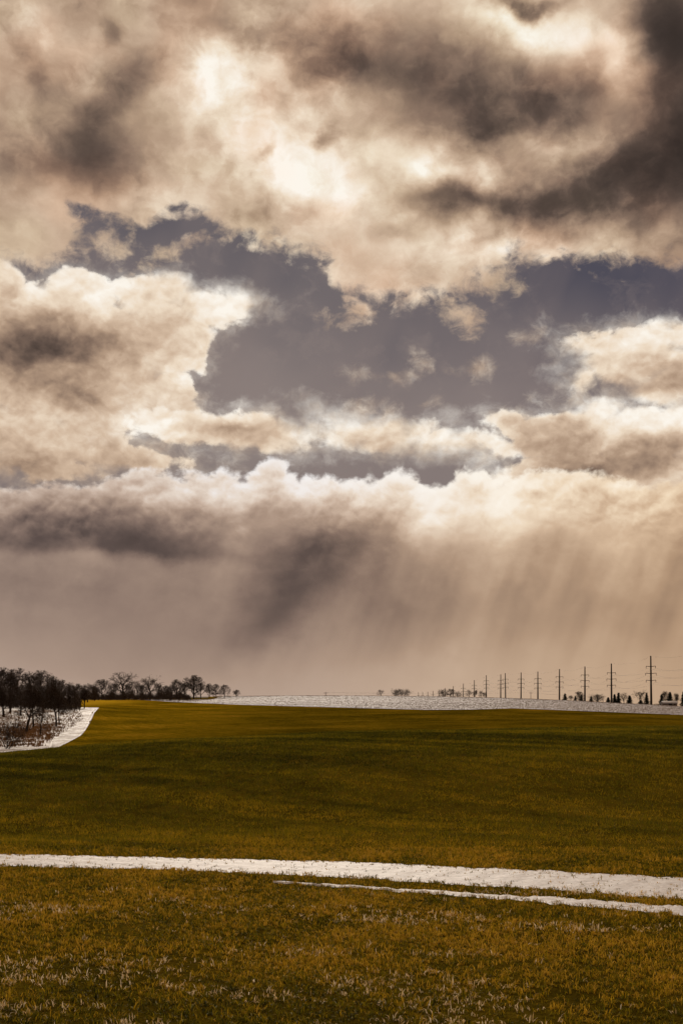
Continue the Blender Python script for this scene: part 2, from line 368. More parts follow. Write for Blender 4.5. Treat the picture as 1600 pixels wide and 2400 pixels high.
def material(name):
    m = bpy.data.materials.new(name); m.use_nodes = True; m.node_tree.nodes.clear()
    k = G(m.node_tree)
    return m, k
def finish(k, shader, disp=None):
    o = k.node('ShaderNodeOutputMaterial'); k.nt.links.new(shader, o.inputs[0])
def principled(k, color, rough=0.8, normal=None, spec=0.3, **kw):
    n = k.node('ShaderNodeBsdfPrincipled'); k.put(n.inputs['Base Color'], color); k.put(n.inputs['Roughness'], rough)
    n.inputs['Specular IOR Level'].default_value = spec
    if normal is not None: k.put(n.inputs['Normal'], normal)
    for a, v in kw.items(): k.put(n.inputs[a.replace('_', ' ')], v)
    return n.outputs[0]
def bump(k, h, dist=0.05, strength=1.0):
    n = k.node('ShaderNodeBump'); n.inputs['Distance'].default_value = dist; n.inputs['Strength'].default_value = strength
    k.put(n.inputs['Height'], h); return n.outputs[0]
def pos(k): return k.node('ShaderNodeNewGeometry').outputs['Position']

# ------------------------------------------------------------------ terrain
TX = (np.array([0, 200, 400, 800, 1200, 1600]) - 800) / FPX
TY = np.array([-400, 0, 14, 23, 29, 40, 55, 75, 110, 150, 220, 300, 350, 420, 520, 640, 760, 1000, 1400, 2000, 3000, 7000.0])
TZ = np.array([
    [0] * 6, [0] * 6, [0] * 6, [0] * 6, [-.42, -.34, -.25, -.14, -.08, -.05],
    [-.10, .10, .42, .78, .98, 1.10], [.28, .61, .94, 1.31, 1.49, 1.6], [-.9, -.42, .1, .62, .9, 1.02], [-2.8, -2.4, -1.9, -1.2, -.9, -.8],
    [-4.4, -4.0, -3.8, -3.4, -3.0, -3.0], [-3.5, -4.4, -4.26, -3.8, -3.2, -2.9], [-1.5, -2.6, -3.2, -2.85, -2.6, -3.1], [.4, -.7, -2.0, -1.7, -1.5, -2.8],
    [1.4, .6, -.8, -.5, -.5, -2.5], [3.0, 2.2, 1.25, 1.4, 1.05, -1.9], [4.4, 3.7, 4.4, 5.2, 3.7, -.84], [4.6, 3.6, 4.6, 5.3, 3.6, -1.8],
    [4, 3, 3.5, 4, 2.2, -3.2], [0, 0, 0, -1, -2, -6], [-9, -9, -9, -11, -11, -12], [-20] * 6, [-70] * 6], float)
def pchip_slopes(x, y):
    h = np.diff(x)[:, None]; d = np.diff(y, axis=0) / h
    m = np.zeros_like(y)
    w1 = 2 * h[1:] + h[:-1]; w2 = h[1:] + 2 * h[:-1]
    same = d[:-1] * d[1:] > 0
    with np.errstate(divide='ignore', invalid='ignore'):
        hm = (w1 + w2) / (w1 / d[:-1] + w2 / d[1:])
    m[1:-1] = np.where(same, hm, 0)
    return m
TM = pchip_slopes(TY, TZ)
XM = None
def terrain(x, y):
    x = np.asarray(x, float); y = np.asarray(y, float)
    sh = np.broadcast(x, y).shape
    x = np.broadcast_to(x, sh).ravel(); y = np.broadcast_to(y, sh).ravel()
    yy = np.clip(y, TY[0], TY[-1] - 1e-6)
    i = np.clip(np.searchsorted(TY, yy, 'right') - 1, 0, len(TY) - 2)
    h = TY[i + 1] - TY[i]; t = ((yy - TY[i]) / h)[:, None]; h = h[:, None]
    zc = ((1 + 2 * t) * (1 - t) ** 2) * TZ[i] + (t * (1 - t) ** 2 * h) * TM[i] + (t * t * (3 - 2 * t)) * TZ[i + 1] + (t * t * (t - 1) * h) * TM[i + 1]
    u = np.clip(x / np.maximum(y, 8.0), TX[0], TX[-1])
    j = np.clip(np.searchsorted(TX, u, 'right') - 1, 0, len(TX) - 2)
    hx = TX[j + 1] - TX[j]; t = (u - TX[j]) / hx
    r = np.arange(len(u))
    def slope(c):
        lo, hi = np.clip(c - 1, 0, 5), np.clip(c + 1, 0, 5)
        return (zc[r, hi] - zc[r, lo]) / (TX[hi] - TX[lo])
    z = ((1 + 2 * t) * (1 - t) ** 2) * zc[r, j] + (t * (1 - t) ** 2 * hx) * slope(j) + (t * t * (3 - 2 * t)) * zc[r, j + 1] + (t * t * (t - 1) * hx) * slope(j + 1)
    a = np.clip((y - 24) / 50, 0, 1)                       # slow swells of a ploughed slope
    z = z + a * (0.10 * np.sin(x * 0.16 + y * 0.06) * np.sin(y * 0.13 + 1.3) + 0.05 * np.sin(x * 0.42 + y * 0.33))
    return z.reshape(sh)
def tz(x, y): return float(terrain(x, y))
def ground(px, row, ymin=5.0, ymax=900.0):
    """the visible ground point along a sight line, beyond ymin"""
    u = (px - 800) / FPX; ys = np.geomspace(ymin, ymax, 1500)
    d = (CAM_Z - terrain(u * ys, ys)) * FPX / ys - (row - HOR)
    k = np.where(d <= 0)[0]
    return ys[k[0]] if len(k) else ymax
def grid_faces(nr, nc):
    a = (np.arange(nr - 1)[:, None] * nc + np.arange(nc - 1)[None]).ravel()
    return np.stack([a, a + 1, a + nc + 1, a + nc], 1)

# -- the winter wheat, ground to the horizon and behind the camera
ys = np.concatenate([[-400, -150, -50, -15, -5, 0, 3], np.geomspace(5, 7000, 420)])
us = np.concatenate([-np.geomspace(150, 0.42, 60), np.linspace(-0.4, 0.4, 161), np.geomspace(0.42, 150, 60)])
Yg, Ug = np.meshgrid(ys, us, indexing='ij')
Xg = np.clip(Ug * np.sqrt(Yg ** 2 + 400), -6000 + 10 * np.minimum(Ug, 0), 6000 + 10 * np.maximum(Ug, 0))
m, k = material('winter wheat and soil')
P = pos(k); sx, sy, sz = k.sep(P)
flat = k.xyz(sx, sy, 0.0)
n1 = k.noise(flat, 0.035, 4, 0.6); n2 = k.noise(flat, 0.55, 5, 0.65); n3 = k.noise(k.vm('MULTIPLY', flat, (1, 0.35, 1)), 1.6, 3, 0.7)
rowv = k.noise(k.vm('MULTIPLY', k.mapping(flat, rot=math.radians(24)), (1.6, 0.05, 1)), 1.0, 3, 0.6)
wheat = k.ramp(k.mad(k.sub(n2, 0.5), 0.55, k.mad(k.sub(n1, 0.5), 1.2, k.mad(k.sub(rowv, 0.5), 0.55, k.mad(k.sub(n3, 0.5), 0.5, 0.5)))),
               [(0.15, (0.028, 0.020, 0.001)), (0.4, (0.066, 0.046, 0.002)), (0.62, (0.122, 0.078, 0.004)), (0.85, (0.23, 0.13, 0.012))])
fleck = k.step(k.noise(flat, 1.1, 6, 0.75), 0.60, 0.70)
wheat = k.mix(k.mul(fleck, k.mul(k.step(sy, 110, 160), k.step(k.mad(k.step(sx, 0, -70), 0.14, k.noise(flat, 0.05, 2)), 0.46, 0.66, 0.0, 0.6))), wheat, (0.34, 0.24, 0.12))
gold = k.mul(k.step(sy, 372, 400), k.step(k.mad(k.sub(n1, 0.5), 40.0, sx), -88, -112))
wheat = k.mix(k.mul(gold, 0.8), wheat, (0.29, 0.185, 0.012))
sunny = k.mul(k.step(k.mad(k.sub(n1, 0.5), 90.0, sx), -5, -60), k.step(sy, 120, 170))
wheat = k.mix(k.mul(sunny, 0.55), wheat, k.mix(1.0, wheat, (2.3, 2.2, 1.5), 'MULTIPLY'))  # sunlit look of the left far field, multiplied into its colour
soil = k.ramp(n2, [(0.3, (0.030, 0.022, 0.004)), (0.7, (0.075, 0.054, 0.008))])
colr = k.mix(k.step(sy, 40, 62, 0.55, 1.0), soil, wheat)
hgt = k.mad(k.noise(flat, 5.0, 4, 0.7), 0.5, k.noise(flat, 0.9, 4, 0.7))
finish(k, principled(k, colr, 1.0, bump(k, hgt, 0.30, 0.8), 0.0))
M_WHEAT = m
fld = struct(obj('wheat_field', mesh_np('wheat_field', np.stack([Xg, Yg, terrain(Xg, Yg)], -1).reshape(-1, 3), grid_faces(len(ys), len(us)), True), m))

def sheet(name, pxs, lo, hi, nr, off, mat, wob=None):
    """a sheet lying on the ground between two distances given per sight column"""
    pxs = np.asarray(pxs, float); t = np.linspace(0, 1, nr)[:, None]
    Y = lo[None] * (hi / lo)[None] ** t
    X = (pxs[None] - 800) / FPX * Y
    Z = terrain(X, Y) + off
    if wob is not None: Z = Z + wob(X, Y)
    return struct(obj(name, mesh_np(name, np.stack([X, Y, Z], -1).reshape(-1, 3), grid_faces(nr, len(pxs)), True), mat))
def lut(px, pts): return np.interp(px, [p[0] for p in pts], [p[1] for p in pts])

# -- snow materials
def snow_material(name, patch_lo, patch_hi, patch_scale, dirt, bumps=0.03, grain=9.0, stretch=(1, 1, 1), rot=0.0):
    m, k = material(name); P = k.vm('MULTIPLY', k.mapping(pos(k), rot=rot), stretch)
    a = k.noise(P, patch_scale, 6, 0.72); b = k.noise(P, grain, 5, 0.7)
    c = k.ramp(b, [(0.28, (0.32, 0.30, 0.30)), (0.48, (0.50, 0.47, 0.465)), (0.66, (0.62, 0.585, 0.58))])
    bare = k.step(k.mad(k.sub(b, 0.5), 0.35, a), patch_lo, patch_hi)
    c = k.mix(bare, c, dirt)
    h = k.mad(k.noise(P, grain * 0.35, 4, 0.6), 1.0, k.mul(b, 0.5))
    finish(k, principled(k, c, 0.6, bump(k, h, bumps, 1.0), 0.35))
    return m
M_SNOW = snow_material('trodden snow', 0.60, 0.70, 7.0, (0.22, 0.15, 0.07), 0.035, 16.0, (0.6, 1.0, 1), math.radians(18))
M_BANK = snow_material('snow on rough grass', 0.42, 0.52, 0.22, (0.13, 0.070, 0.030), 0.30, 1.6, (1, 0.55, 1))

def ragged(px, amp, seed, sc):
    r = np.random.default_rng(seed); out = np.zeros_like(px)
    for f in (1, 2.3, 5.1, 11.0): out += np.interp(px * f / sc, np.arange(-4000, 4000), r.normal(size=8000)) / f ** 0.6
    return out * amp
flat_y = lambda rows: CAM_Z * FPX / (rows - HOR)
def strip(name, upper, lower, px0, px1, n, seed, amp):
    px = np.linspace(px0, px1, n)
    def ext(pts):
        a, b = pts[0], pts[1]; c, d = pts[-2], pts[-1]
        return [(-900, a[1] + (b[1] - a[1]) / (b[0] - a[0]) * (-900 - a[0]))] + pts + [(2600, d[1] + (d[1] - c[1]) / (d[0] - c[0]) * (2600 - d[0]))]
    hi = flat_y(lut(px, ext(upper))) + ragged(px, amp, seed, 30); lo = flat_y(lut(px, ext(lower))) + ragged(px, amp, seed + 1, 30)
    hi = np.maximum(hi, lo + 0.02)
    def wob(X, Y):
        s = np.linspace(0, 1, X.shape[0])[:, None]
        return 0.022 * np.sin(np.pi * s) + 0.012 * np.sin(X * 7.1 + Y * 4) * np.sin(Y * 9.3 - X * 2) * np.sin(np.pi * s) - 0.022
    sheet(name, px, lo, hi, 26, 0.03, M_SNOW, wob)
    return px, lo, hi
S1 = strip('snow_strip', [(0, 2002), (400, 2010), (800, 2020), (1200, 2038), (1600, 2058)], [(0, 2031), (400, 2039), (800, 2057), (1200, 2082), (1600, 2109)], -700, 2300, 1300, 3, 0.045)
S2 = strip('snow_strip', [(640, 2069), (800, 2077), (1000, 2088), (1200, 2100), (1400, 2111), (1600, 2126)], [(640, 2069.5), (800, 2081), (1000, 2096), (1200, 2112), (1400, 2128), (1600, 2147)], 640, 2300, 800, 9, 0.055)

# -- snowed-over stubble on the ridge, bank under the trees, bare field along the wood
px = np.linspace(292, 2300, 260)
lo = np.array([ground(p, r, 200) for p, r in zip(px, lut(px, [(292, 1637.5), (340, 1641), (400, 1645), (560, 1652), (700, 1656), (1000, 1664), (1100, 1663.5), (1200, 1660.5), (1400, 1668), (1600, 1676), (2300, 1690)]))])
hi = lut(px, [(292, 0), (480, 0), (520, 800), (2300, 800)])
for i_, p in enumerate(px):
    if p < 500: hi[i_] = max(lo[i_] + 2, lo[i_] + (p - 292) / 208 * 60)
    elif p < 580: hi[i_] = lo[i_] + 60 + (p - 500) / 80 * (740 - lo[i_])
m, k = material('snow on corn stubble')
P = pos(k); sx, sy, sz = k.sep(P)
q = k.vm('MULTIPLY', k.mapping(P, rot=math.radians(-28)), (1, 0.12, 0))
a = k.noise(k.xyz(sx, k.mul(sy, 0.5), 0.0), 0.8, 5, 0.75); b = k.noise(q, 1.3, 4, 0.7)
c = k.mix(k.step(k.mad(b, 0.5, k.mul(a, 0.5)), 0.44, 0.58), (0.43, 0.40, 0.41), (0.27, 0.23, 0.22))
finish(k, principled(k, c, 0.7, bump(k, k.add(a, b), 0.3, 1.0), 0.2))
M_STUB = m
ridge_lo, ridge_px = lo, px
sheet('snowy_ridge', px, lo, hi, 60, 0.07, M_STUB)
px = np.linspace(-900, 232, 190)
row_lo = lut(px, [(-900, 1830), (0, 1800), (100, 1780), (128, 1757), (160, 1740), (190, 1724), (200, 1713), (213, 1692), (222, 1670), (232, 1659.5)])
row_hi = lut(px, [(-900, 1640), (0, 1650), (150, 1658), (232, 1659)])
lo = np.array([110.0 if p < 120 else ground(p, r, 130) for p, r in zip(px, row_lo)]); lo[px < 120] = 115
lo = lo + ragged(px, 0.8, 21, 60)
hi = np.array([ground(p, r, 200) for p, r in zip(px, row_hi)]); hi = np.maximum(hi, lo + 1)
sheet('snowy_bank', px, lo, hi, 70, 0.08, M_BANK)
m, k = material('bare field')
finish(k, principled(k, k.ramp(k.noise(pos(k), 0.3, 4), [(0.3, (0.05, 0.034, 0.014)), (0.7, (0.10, 0.066, 0.025))]), 0.95, None, 0.1))
px = np.linspace(-900, 488, 120)
lo = np.array([ground(p, 1640.5 if p < 292 else 1636.8 - (p - 292) / 200 * 1.0, 200, 700) for p in px]) + 1.5
sheet('bare_field', px, lo, np.full(len(px), 900.0), 24, 0.05, m)

# ------------------------------------------------------------------ wheat plants, blade by blade where the eye can follow them
def fbm2(x, y, seed, f=1.0, oct=3):
    r = np.random.default_rng(seed); out = np.zeros_like(x); amp = 1.0; tot = 0
    for o in range(oct):
        T = r.random((64, 64)); fx, fy = x * f + r.random() * 40, y * f + r.random() * 40
        i, j = np.floor(fx).astype(int), np.floor(fy).astype(int); u, v = fx - i, fy - j
        u = u * u * (3 - 2 * u); v = v * v * (3 - 2 * v); W = lambda a, b: T[a % 64, b % 64]
        out += amp * ((W(i, j) * (1 - u) + W(i + 1, j) * u) * (1 - v) + (W(i, j + 1) * (1 - u) + W(i + 1, j + 1) * u) * v)
        tot += amp; amp *= 0.55; f *= 2.1
    return out / tot
def in_strip(S, x, y, pad):
    p = x / y * FPX + 800; lo = np.interp(p, S[0], S[1]); hi = np.interp(p, S[0], S[2])
    return (p > S[0][0]) & (p < S[0][-1]) & (y > lo + pad) & (y < hi - pad)
def sow(n, y0, y1, half=0.34, side=4.0):
    """n plants spread evenly over the wedge of ground between two distances"""
    m_ = side / half; y = np.sqrt(rng.random(n) * ((y1 + m_) ** 2 - (y0 + m_) ** 2) + (y0 + m_) ** 2) - m_; x = (rng.random(n) * 2 - 1) * (half * y + side)
    return x, y
def blades(name, n, y0, y1, per, length, width, spread, segs, vary, label):
    x, y = sow(n, y0, y1)
    # drill rows, a little wavy
    ang = math.radians(48); c, s = math.cos(ang), math.sin(ang); pitch = 0.19
    a = x * c + y * s; b = -x * s + y * c
    a2 = np.round(a / pitch) * pitch + rng.normal(0, 0.035, n) + 0.12 * np.sin(b * 0.35)
    f = np.clip(1.3 - y / 60, 0.25, 1); a = a * (1 - f) + a2 * f
    x, y = a * c - b * s, a * s + b * c
    lines = fbm2((x * c + y * s) * 1.5 + 0.6 * np.sin((-x * s + y * c) * 0.09), (-x * s + y * c) * 0.05, 77, 1.0, 4)
    thin = fbm2(x, y, 5, 0.9, 3); keep = rng.random(n) < np.clip(0.55 + 1.6 * (thin - 0.35), 0.3, 1)
    mess = rng.random(n)
    for S in (S1, S2):
        ins = in_strip(S, x, y, 0.0); deep = in_strip(S, x, y, 0.17)
        keep &= ~deep | (mess < (0.09 if S is S1 else 0.14)); keep &= ~ins | (mess < 0.45)
    keep &= (y > 2)
    x, y, lines = x[keep], y[keep], np.repeat(lines[keep], per); n = len(x)
    big = fbm2(x, y, 11, 0.22, 3); mid_ = fbm2(x, y, 12, 1.3, 3)
    x = np.repeat(x, per) + rng.normal(0, spread, n * per); y = np.repeat(y, per) + rng.normal(0, spread, n * per)
    big = np.repeat(big, per); mid_ = np.repeat(mid_, per); plant = np.repeat(rng.random(n), per); lot = np.repeat(rng.random(n), per); N = len(x)
    z = terrain(x, y)
    hd = rng.random(N) * 2 * np.pi; lean = np.abs(rng.normal(0.8, 0.4, N)); L = length * np.clip(rng.normal(1, 0.28, N), 0.4, 1.9) * (0.75 + 0.5 * mid_)
    w = np.maximum(width * (0.7 + 0.6 * rng.random(N)), 0.00062 * y)
    dx, dy = np.cos(hd), np.sin(hd)
    fa = rng.random(N) * np.pi; px_, py_ = np.cos(fa), np.sin(fa)          # width direction
    base = np.stack([x, y, z - 0.004], 1); W = np.stack([px_, py_, 0 * x], 1) * (w / 2)[:, None]
    def along(t): return base + np.stack([dx * np.sin(lean * t) * L * t, dy * np.sin(lean * t) * L * t, np.cos(lean * t * 1.15) * L * t], 1)
    straw = rng.random(N) ** 2
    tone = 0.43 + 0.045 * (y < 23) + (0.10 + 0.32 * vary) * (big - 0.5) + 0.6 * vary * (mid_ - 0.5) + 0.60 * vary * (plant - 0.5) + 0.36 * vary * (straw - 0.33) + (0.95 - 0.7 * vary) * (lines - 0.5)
    # the wheat yellows towards the track and is greener up the slope
    tone += 0.12 * np.exp(-((y - 17) / 4.5) ** 2) + 0.05 * np.exp(-((y - 25) / 4.0) ** 2) - 0.235 * np.clip((y - 24) / 18, 0, 1) + 0.15 * np.clip((x / y + 0.02) / 0.2, 0, 1) * np.clip((y - 25) / 14, 0, 1) * np.clip((60 - y) / 22, 0.25, 1) + 0.10 * np.exp(-((y - 56) / 3.0) ** 2) - 0.17 * np.clip((12.8 - y) / 2.6, 0, 1)  # hillside shade, backlit crest rim and frame-edge dimming are painted into this tone too
    # rime and dry pale leaves lying in drifts
    drift = fbm2(x * 0.5, y * 1.7, 31, 0.9, 4) + 0.10 * np.exp(-((y - 12.4) / 0.8) ** 2) + 0.07 * np.clip((11.3 - y) / 0.8, 0, 1)
    pale = (lot < np.clip((drift - 0.575) * 2.8, 0.008, 0.32)) & (y < 18.0) & (rng.random(N) < 0.75)
    tone = np.where(pale, 0.90 + 0.1 * rng.random(N), np.clip(tone, 0.02, 0.86))
    if segs == 1:
        V = np.stack([base - W, base + W, along(1.0)], 1).reshape(-1, 3); i = np.arange(N) * 3
        F = np.stack([i, i + 1, i + 2], 1); A = np.repeat(tone, 3); H = np.tile([0, 0, 1.0], N)
    else:
        m_ = along(0.55); V = np.stack([base - W * 0.7, base + W * 0.7, m_ + W, m_ - W, along(1.0)], 1).reshape(-1, 3); i = np.arange(N) * 5
        F = np.concatenate([np.stack([i, i + 1, i + 2], 1), np.stack([i, i + 2, i + 3], 1), np.stack([i + 3, i + 2, i + 4], 1)]); A = np.repeat(tone, 5); H = np.tile([0, 0, 0.55, 0.55, 1.0], N)
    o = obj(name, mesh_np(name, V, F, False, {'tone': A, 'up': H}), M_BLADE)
    return stuff(o, label, 'wheat')
m, k = material('wheat blade')
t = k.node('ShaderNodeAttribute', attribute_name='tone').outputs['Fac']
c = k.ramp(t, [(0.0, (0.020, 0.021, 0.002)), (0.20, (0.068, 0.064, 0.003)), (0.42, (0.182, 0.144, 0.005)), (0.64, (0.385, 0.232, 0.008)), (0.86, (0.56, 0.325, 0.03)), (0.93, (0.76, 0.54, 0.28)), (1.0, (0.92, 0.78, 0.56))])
d = k.node('ShaderNodeBsdfDiffuse'); k.put(d.inputs[0], c)
tr = k.node('ShaderNodeBsdfTranslucent'); k.put(tr.inputs[0], c)
gl = k.node('ShaderNodeBsdfGlossy'); gl.inputs['Roughness'].default_value = 0.45; gl.inputs['Color'].default_value = (0.9, 0.85, 0.7, 1)
mx1 = k.node('ShaderNodeMixShader'); mx1.inputs[0].default_value = 0.42; k.nt.links.new(d.outputs[0], mx1.inputs[1]); k.nt.links.new(tr.outputs[0], mx1.inputs[2])
mx2 = k.node('ShaderNodeMixShader'); mx2.inputs[0].default_value = 0.012; k.nt.links.new(mx1.outputs[0], mx2.inputs[1]); k.nt.links.new(gl.outputs[0], mx2.inputs[2])
finish(k, mx2.outputs[0])
M_BLADE = m
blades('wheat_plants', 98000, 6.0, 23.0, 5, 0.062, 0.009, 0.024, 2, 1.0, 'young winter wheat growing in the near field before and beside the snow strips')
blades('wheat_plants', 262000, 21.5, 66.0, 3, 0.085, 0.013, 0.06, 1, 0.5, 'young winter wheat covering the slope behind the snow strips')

# ------------------------------------------------------------------ bark and needle materials
def plain_noise_material(name, a, b, scale, rough=0.9):
    m, k = material(name)
    finish(k, principled(k, k.ramp(k.noise(pos(k), scale, 4, 0.6), [(0.3, a), (0.7, b)]), rough, None, 0.15)); return m
M_BARK = plain_noise_material('bark', (0.016, 0.011, 0.008), (0.042, 0.030, 0.022), 3.0)
M_TWIG = plain_noise_material('twigs', (0.020, 0.013, 0.009), (0.055, 0.036, 0.024), 0.6)
M_TWIG2 = plain_noise_material('reddish twigs', (0.050, 0.028, 0.016), (0.11, 0.062, 0.034), 0.8)
M_NEEDLE = plain_noise_material('needles', (0.008, 0.011, 0.007), (0.022, 0.026, 0.014), 1.2)

# ------------------------------------------------------------------ bare trees
class Tubes:
    def __init__(s): s.V = []; s.F = []; s.n = 0
    def tube(s, pts, rads, sides=3):
        pts = np.asarray(pts, float); k = len(pts)
        d = pts[-1] - pts[0]; d = d / (np.linalg.norm(d) + 1e-9)
        a = np.cross(d, (0.31, 0.77, 0.55)); a /= np.linalg.norm(a) + 1e-9; b = np.cross(d, a)
        th = np.arange(sides) * 2 * np.pi / sides
        ring = np.cos(th)[:, None] * a + np.sin(th)[:, None] * b
        V = (pts[:, None, :] + ring[None] * np.asarray(rads)[:, None, None]).reshape(-1, 3)
        i = np.arange(k - 1)[:, None] * sides; j = np.arange(sides)[None]; j2 = (j + 1) % sides
        s.F.append(np.stack([i + j, i + j2, i + sides + j2, i + sides + j], -1).reshape(-1, 4) + s.n)
        s.V.append(V); s.n += len(V)
    def mesh(s, name): return mesh_np(name, np.concatenate(s.V), np.concatenate(s.F), True)

def bare_tree(seed, H=10.0, W=8.0, bole=0.28, counts=(7, 6, 6, 5), spread=0.9, stems=1, droop=0.0, twig_r=0.026, rounded=False, rounded_give=0.6):
    """trunk (bole and main limbs) and crown (boughs to twigs) as two meshes"""
    R = np.random.default_rng(seed); T, C = Tubes(), Tubes()
    def path(p, d, L, n, wob, up):
        out = [p]
        for i in range(n):
            d = d + R.normal(0, wob, 3) + np.array([0, 0, up]); d /= np.linalg.norm(d)
            p = p + d * L / n; out.append(p)
        return np.array(out), d
    def side(t, ang, ph):
        x = np.cross(t, (0.1, 0.2, 0.97)); x = x / (np.linalg.norm(x) + 1e-6); y = np.cross(t, x)
        return t * math.cos(ang) + (x * math.cos(ph) + y * math.sin(ph)) * math.sin(ang)
    def grow(p, d, L, r, lev):
        n = (6, 5, 4, 2, 2)[min(lev, 4)]
        P, e = path(p, d, L, n, (0.07, 0.15, 0.18, 0.22, 0.25)[min(lev, 4)], 0.05 - droop * lev * 0.05)
        rr = np.linspace(r, r * (0.30 if lev < 4 else 0.25), n + 1)
        (T if lev <= 1 else C).tube(P, rr, 7 if lev == 0 else (4 if lev < 3 else 3))
        if lev > len(counts) - 1: return
        m = counts[lev] + int(R.integers(-1, 2)); ph = R.random() * 6.28
        for i in range(m):
            f = (0.25 + 0.75 * (i + R.random() * 0.7) / m) if lev else (bole / 0.72 + (1 - bole / 0.72) * (i + 0.5 * R.random()) / m)
            f = min(f, 1.0); q = f * n; a = int(min(q, n - 1)); s = P[a] + (P[a + 1] - P[a]) * (q - a)
            t = P[a + 1] - P[a]; t /= np.linalg.norm(t); ph += 2.4 + R.normal(0, 0.4)
            if lev == 0:
                ang = spread * (1.25 - 0.85 * f) * (0.85 + 0.3 * R.random())
                ln = H * (0.24 + 0.22 * math.sin(math.pi * min(1, 0.25 + 0.65 * f))) * (0.8 + 0.4 * R.random())
            else:
                ang = (0.45 + 0.5 * R.random()) * (0.75 + 0.25 * spread); ln = L * (0.42 + 0.26 * R.random()) * (1.2 - 0.45 * f)
            grow(s, side(t, ang, ph), ln, max(rr[a] * (0.50 + 0.12 * R.random()), twig_r), lev + 1)
    for k_ in range(stems):
        d = np.array([R.normal(0, 0.05), R.normal(0, 0.05), 1.0]) if stems == 1 else np.array([R.normal(0, 0.5), R.normal(0, 0.5), 1.0])
        d /= np.linalg.norm(d)
        grow(np.array([R.normal(0, 0.5), R.normal(0, 0.5), -0.3]) if stems > 1 else np.array([0, 0, -0.4]), d, H * 0.72, H * 0.036 / stems ** 0.6, 0)
    V = np.concatenate(C.V); zmax = np.percentile(V[:, 2], 98.5); wx = np.percentile(np.abs(V[:, :2]), 95)
    fz, fw = H / zmax, (W / 2) / wx
    for L_ in (T, C):
        for v in L_.V:
            v[:, 2] *= np.where(v[:, 2] > 0, fz, 1.0)
            g_ = np.clip(v[:, 2] / H, 0, 1)[:, None] ** 0.6
            v[:, :2] *= 1 + (fw - 1) * g_
    if rounded:
        c0 = np.array([0, 0, H * 0.60]); ra = np.array([W * 0.5, W * 0.5, H * 0.41])
        for L_ in (T, C):
            for v in L_.V:
                q = (v - c0) / ra; r = np.linalg.norm(q, axis=1); k_ = (r > 0.93) & (v[:, 2] > H * 0.3)
                lim = 0.93 + 0.35 * (r - 0.93) * rounded_give
                v[k_] = (c0 + (v - c0) * (lim / np.maximum(r, 1e-6))[:, None])[k_]
    return T.mesh('trunk'), C.mesh('crown')

def conifer(seed, H=8.0, W=4.0):
    R = np.random.default_rng(seed); T = Tubes(); T.tube([[0, 0, -0.3], [0, 0, H * 0.5], [0, 0, H * 0.98]], [H * 0.02, H * 0.013, 0.02], 6)
    V, F = [], []; n = 0
    for z in np.linspace(0.06, 0.97, 26):
        rad = W / 2 * (1 - z) ** 0.8 * (0.8 + 0.4 * R.random()) + 0.08
        for j in range(int(7 + 6 * (1 - z))):
            a = R.random() * 6.283; L = rad * (0.65 + 0.5 * R.random())
            for s_ in range(9):                                      # sprays along the bough
                t = (s_ + 0.4 + 0.5 * R.random()) / 9; c = np.array([math.cos(a) * L * t, math.sin(a) * L * t, z * H - 0.18 * L * t + 0.10 * L * t * t])
                e = R.normal(0, 1, (3, 3)) * (0.12 + 0.10 * H / 8 * (1 - 0.4 * t)) * np.array([1.3, 1.3, 0.9])
                V.append(c + e); F.append([n, n + 1, n + 2]); n += 3
    return T.mesh('trunk'), mesh_np('crown', np.concatenate(V), np.array(F))

PROTO = {}
def proto(kind):
    if kind in PROTO: return PROTO[kind]
    if kind.startswith('oak'): r = bare_tree(40 + int(kind[3:]), 10, 9.5, 0.18, (14, 7, 6, 6), 1.15, rounded=True)
    elif kind.startswith('park'): r = bare_tree(210 + int(kind[4:]), 10, 9.0, 0.34, (12, 7, 6, 6), 1.15, rounded=True)
    elif kind.startswith('ash'): r = bare_tree(70 + int(kind[3:]), 10, 7.5, 0.20, (13, 7, 6, 5), 0.9, rounded=True, rounded_give=1.3)
    elif kind.startswith('airy'): r = bare_tree(100 + int(kind[4:]), 10, 9.0, 0.20, (11, 6, 6, 4), 0.9)
    elif kind.startswith('shrub'): r = bare_tree(130 + int(kind[5:]), 10, 11, 0.05, (6, 5, 4, 3), 0.7, stems=7)
    elif kind.startswith('lean'): r = bare_tree(163, 10, 9.0, 0.30, (8, 5, 5, 4), 1.2)
    elif kind.startswith('fir'): r = conifer(160 + int(kind[3:]), 8, 3.6)
    elif kind.startswith('pine'): r = conifer(180 + int(kind[4:]), 8, 5.4)
    PROTO[kind] = r; return r

def plant(name, kind, px, dist, top, width_px, label, cat, group=None, base=None, twig=None):
    """one tree standing on the ground; height and spread from its apparent size"""
    u = (px - 800) / FPX; x = u * dist; z = tz(x, dist) if base is None else base
    H = CAM_Z + (HOR - top) / FPX * dist - z; W = width_px / FPX * dist
    t, c = proto(kind); h0 = 8.0 if kind[:3] in ('fir', 'pin') else 10.0
    V = c.vertices; w0 = {'par': 9.0, 'oak': 9.5, 'ash': 7.5, 'air': 9.0, 'shr': 11.0, 'lea': 9.0, 'fir': 3.6, 'pin': 5.4}[kind[:3]]
    e = bpy.data.objects.new(name, None); col.objects.link(e); e.location = (x, dist, z); e.rotation_euler = (0, 0, float(rng.random() * 6.28))
    e.empty_display_size = 0.3; e.scale = (W / w0, W / w0, H / h0)
    fir = kind[:3] in ('fir', 'pin')
    obj('trunk', t, M_BARK, e); cr = obj('crown', c, None, e)
    if not c.materials: c.materials.append(M_NEEDLE if fir else M_TWIG)
    return tag(e, label, cat, group)

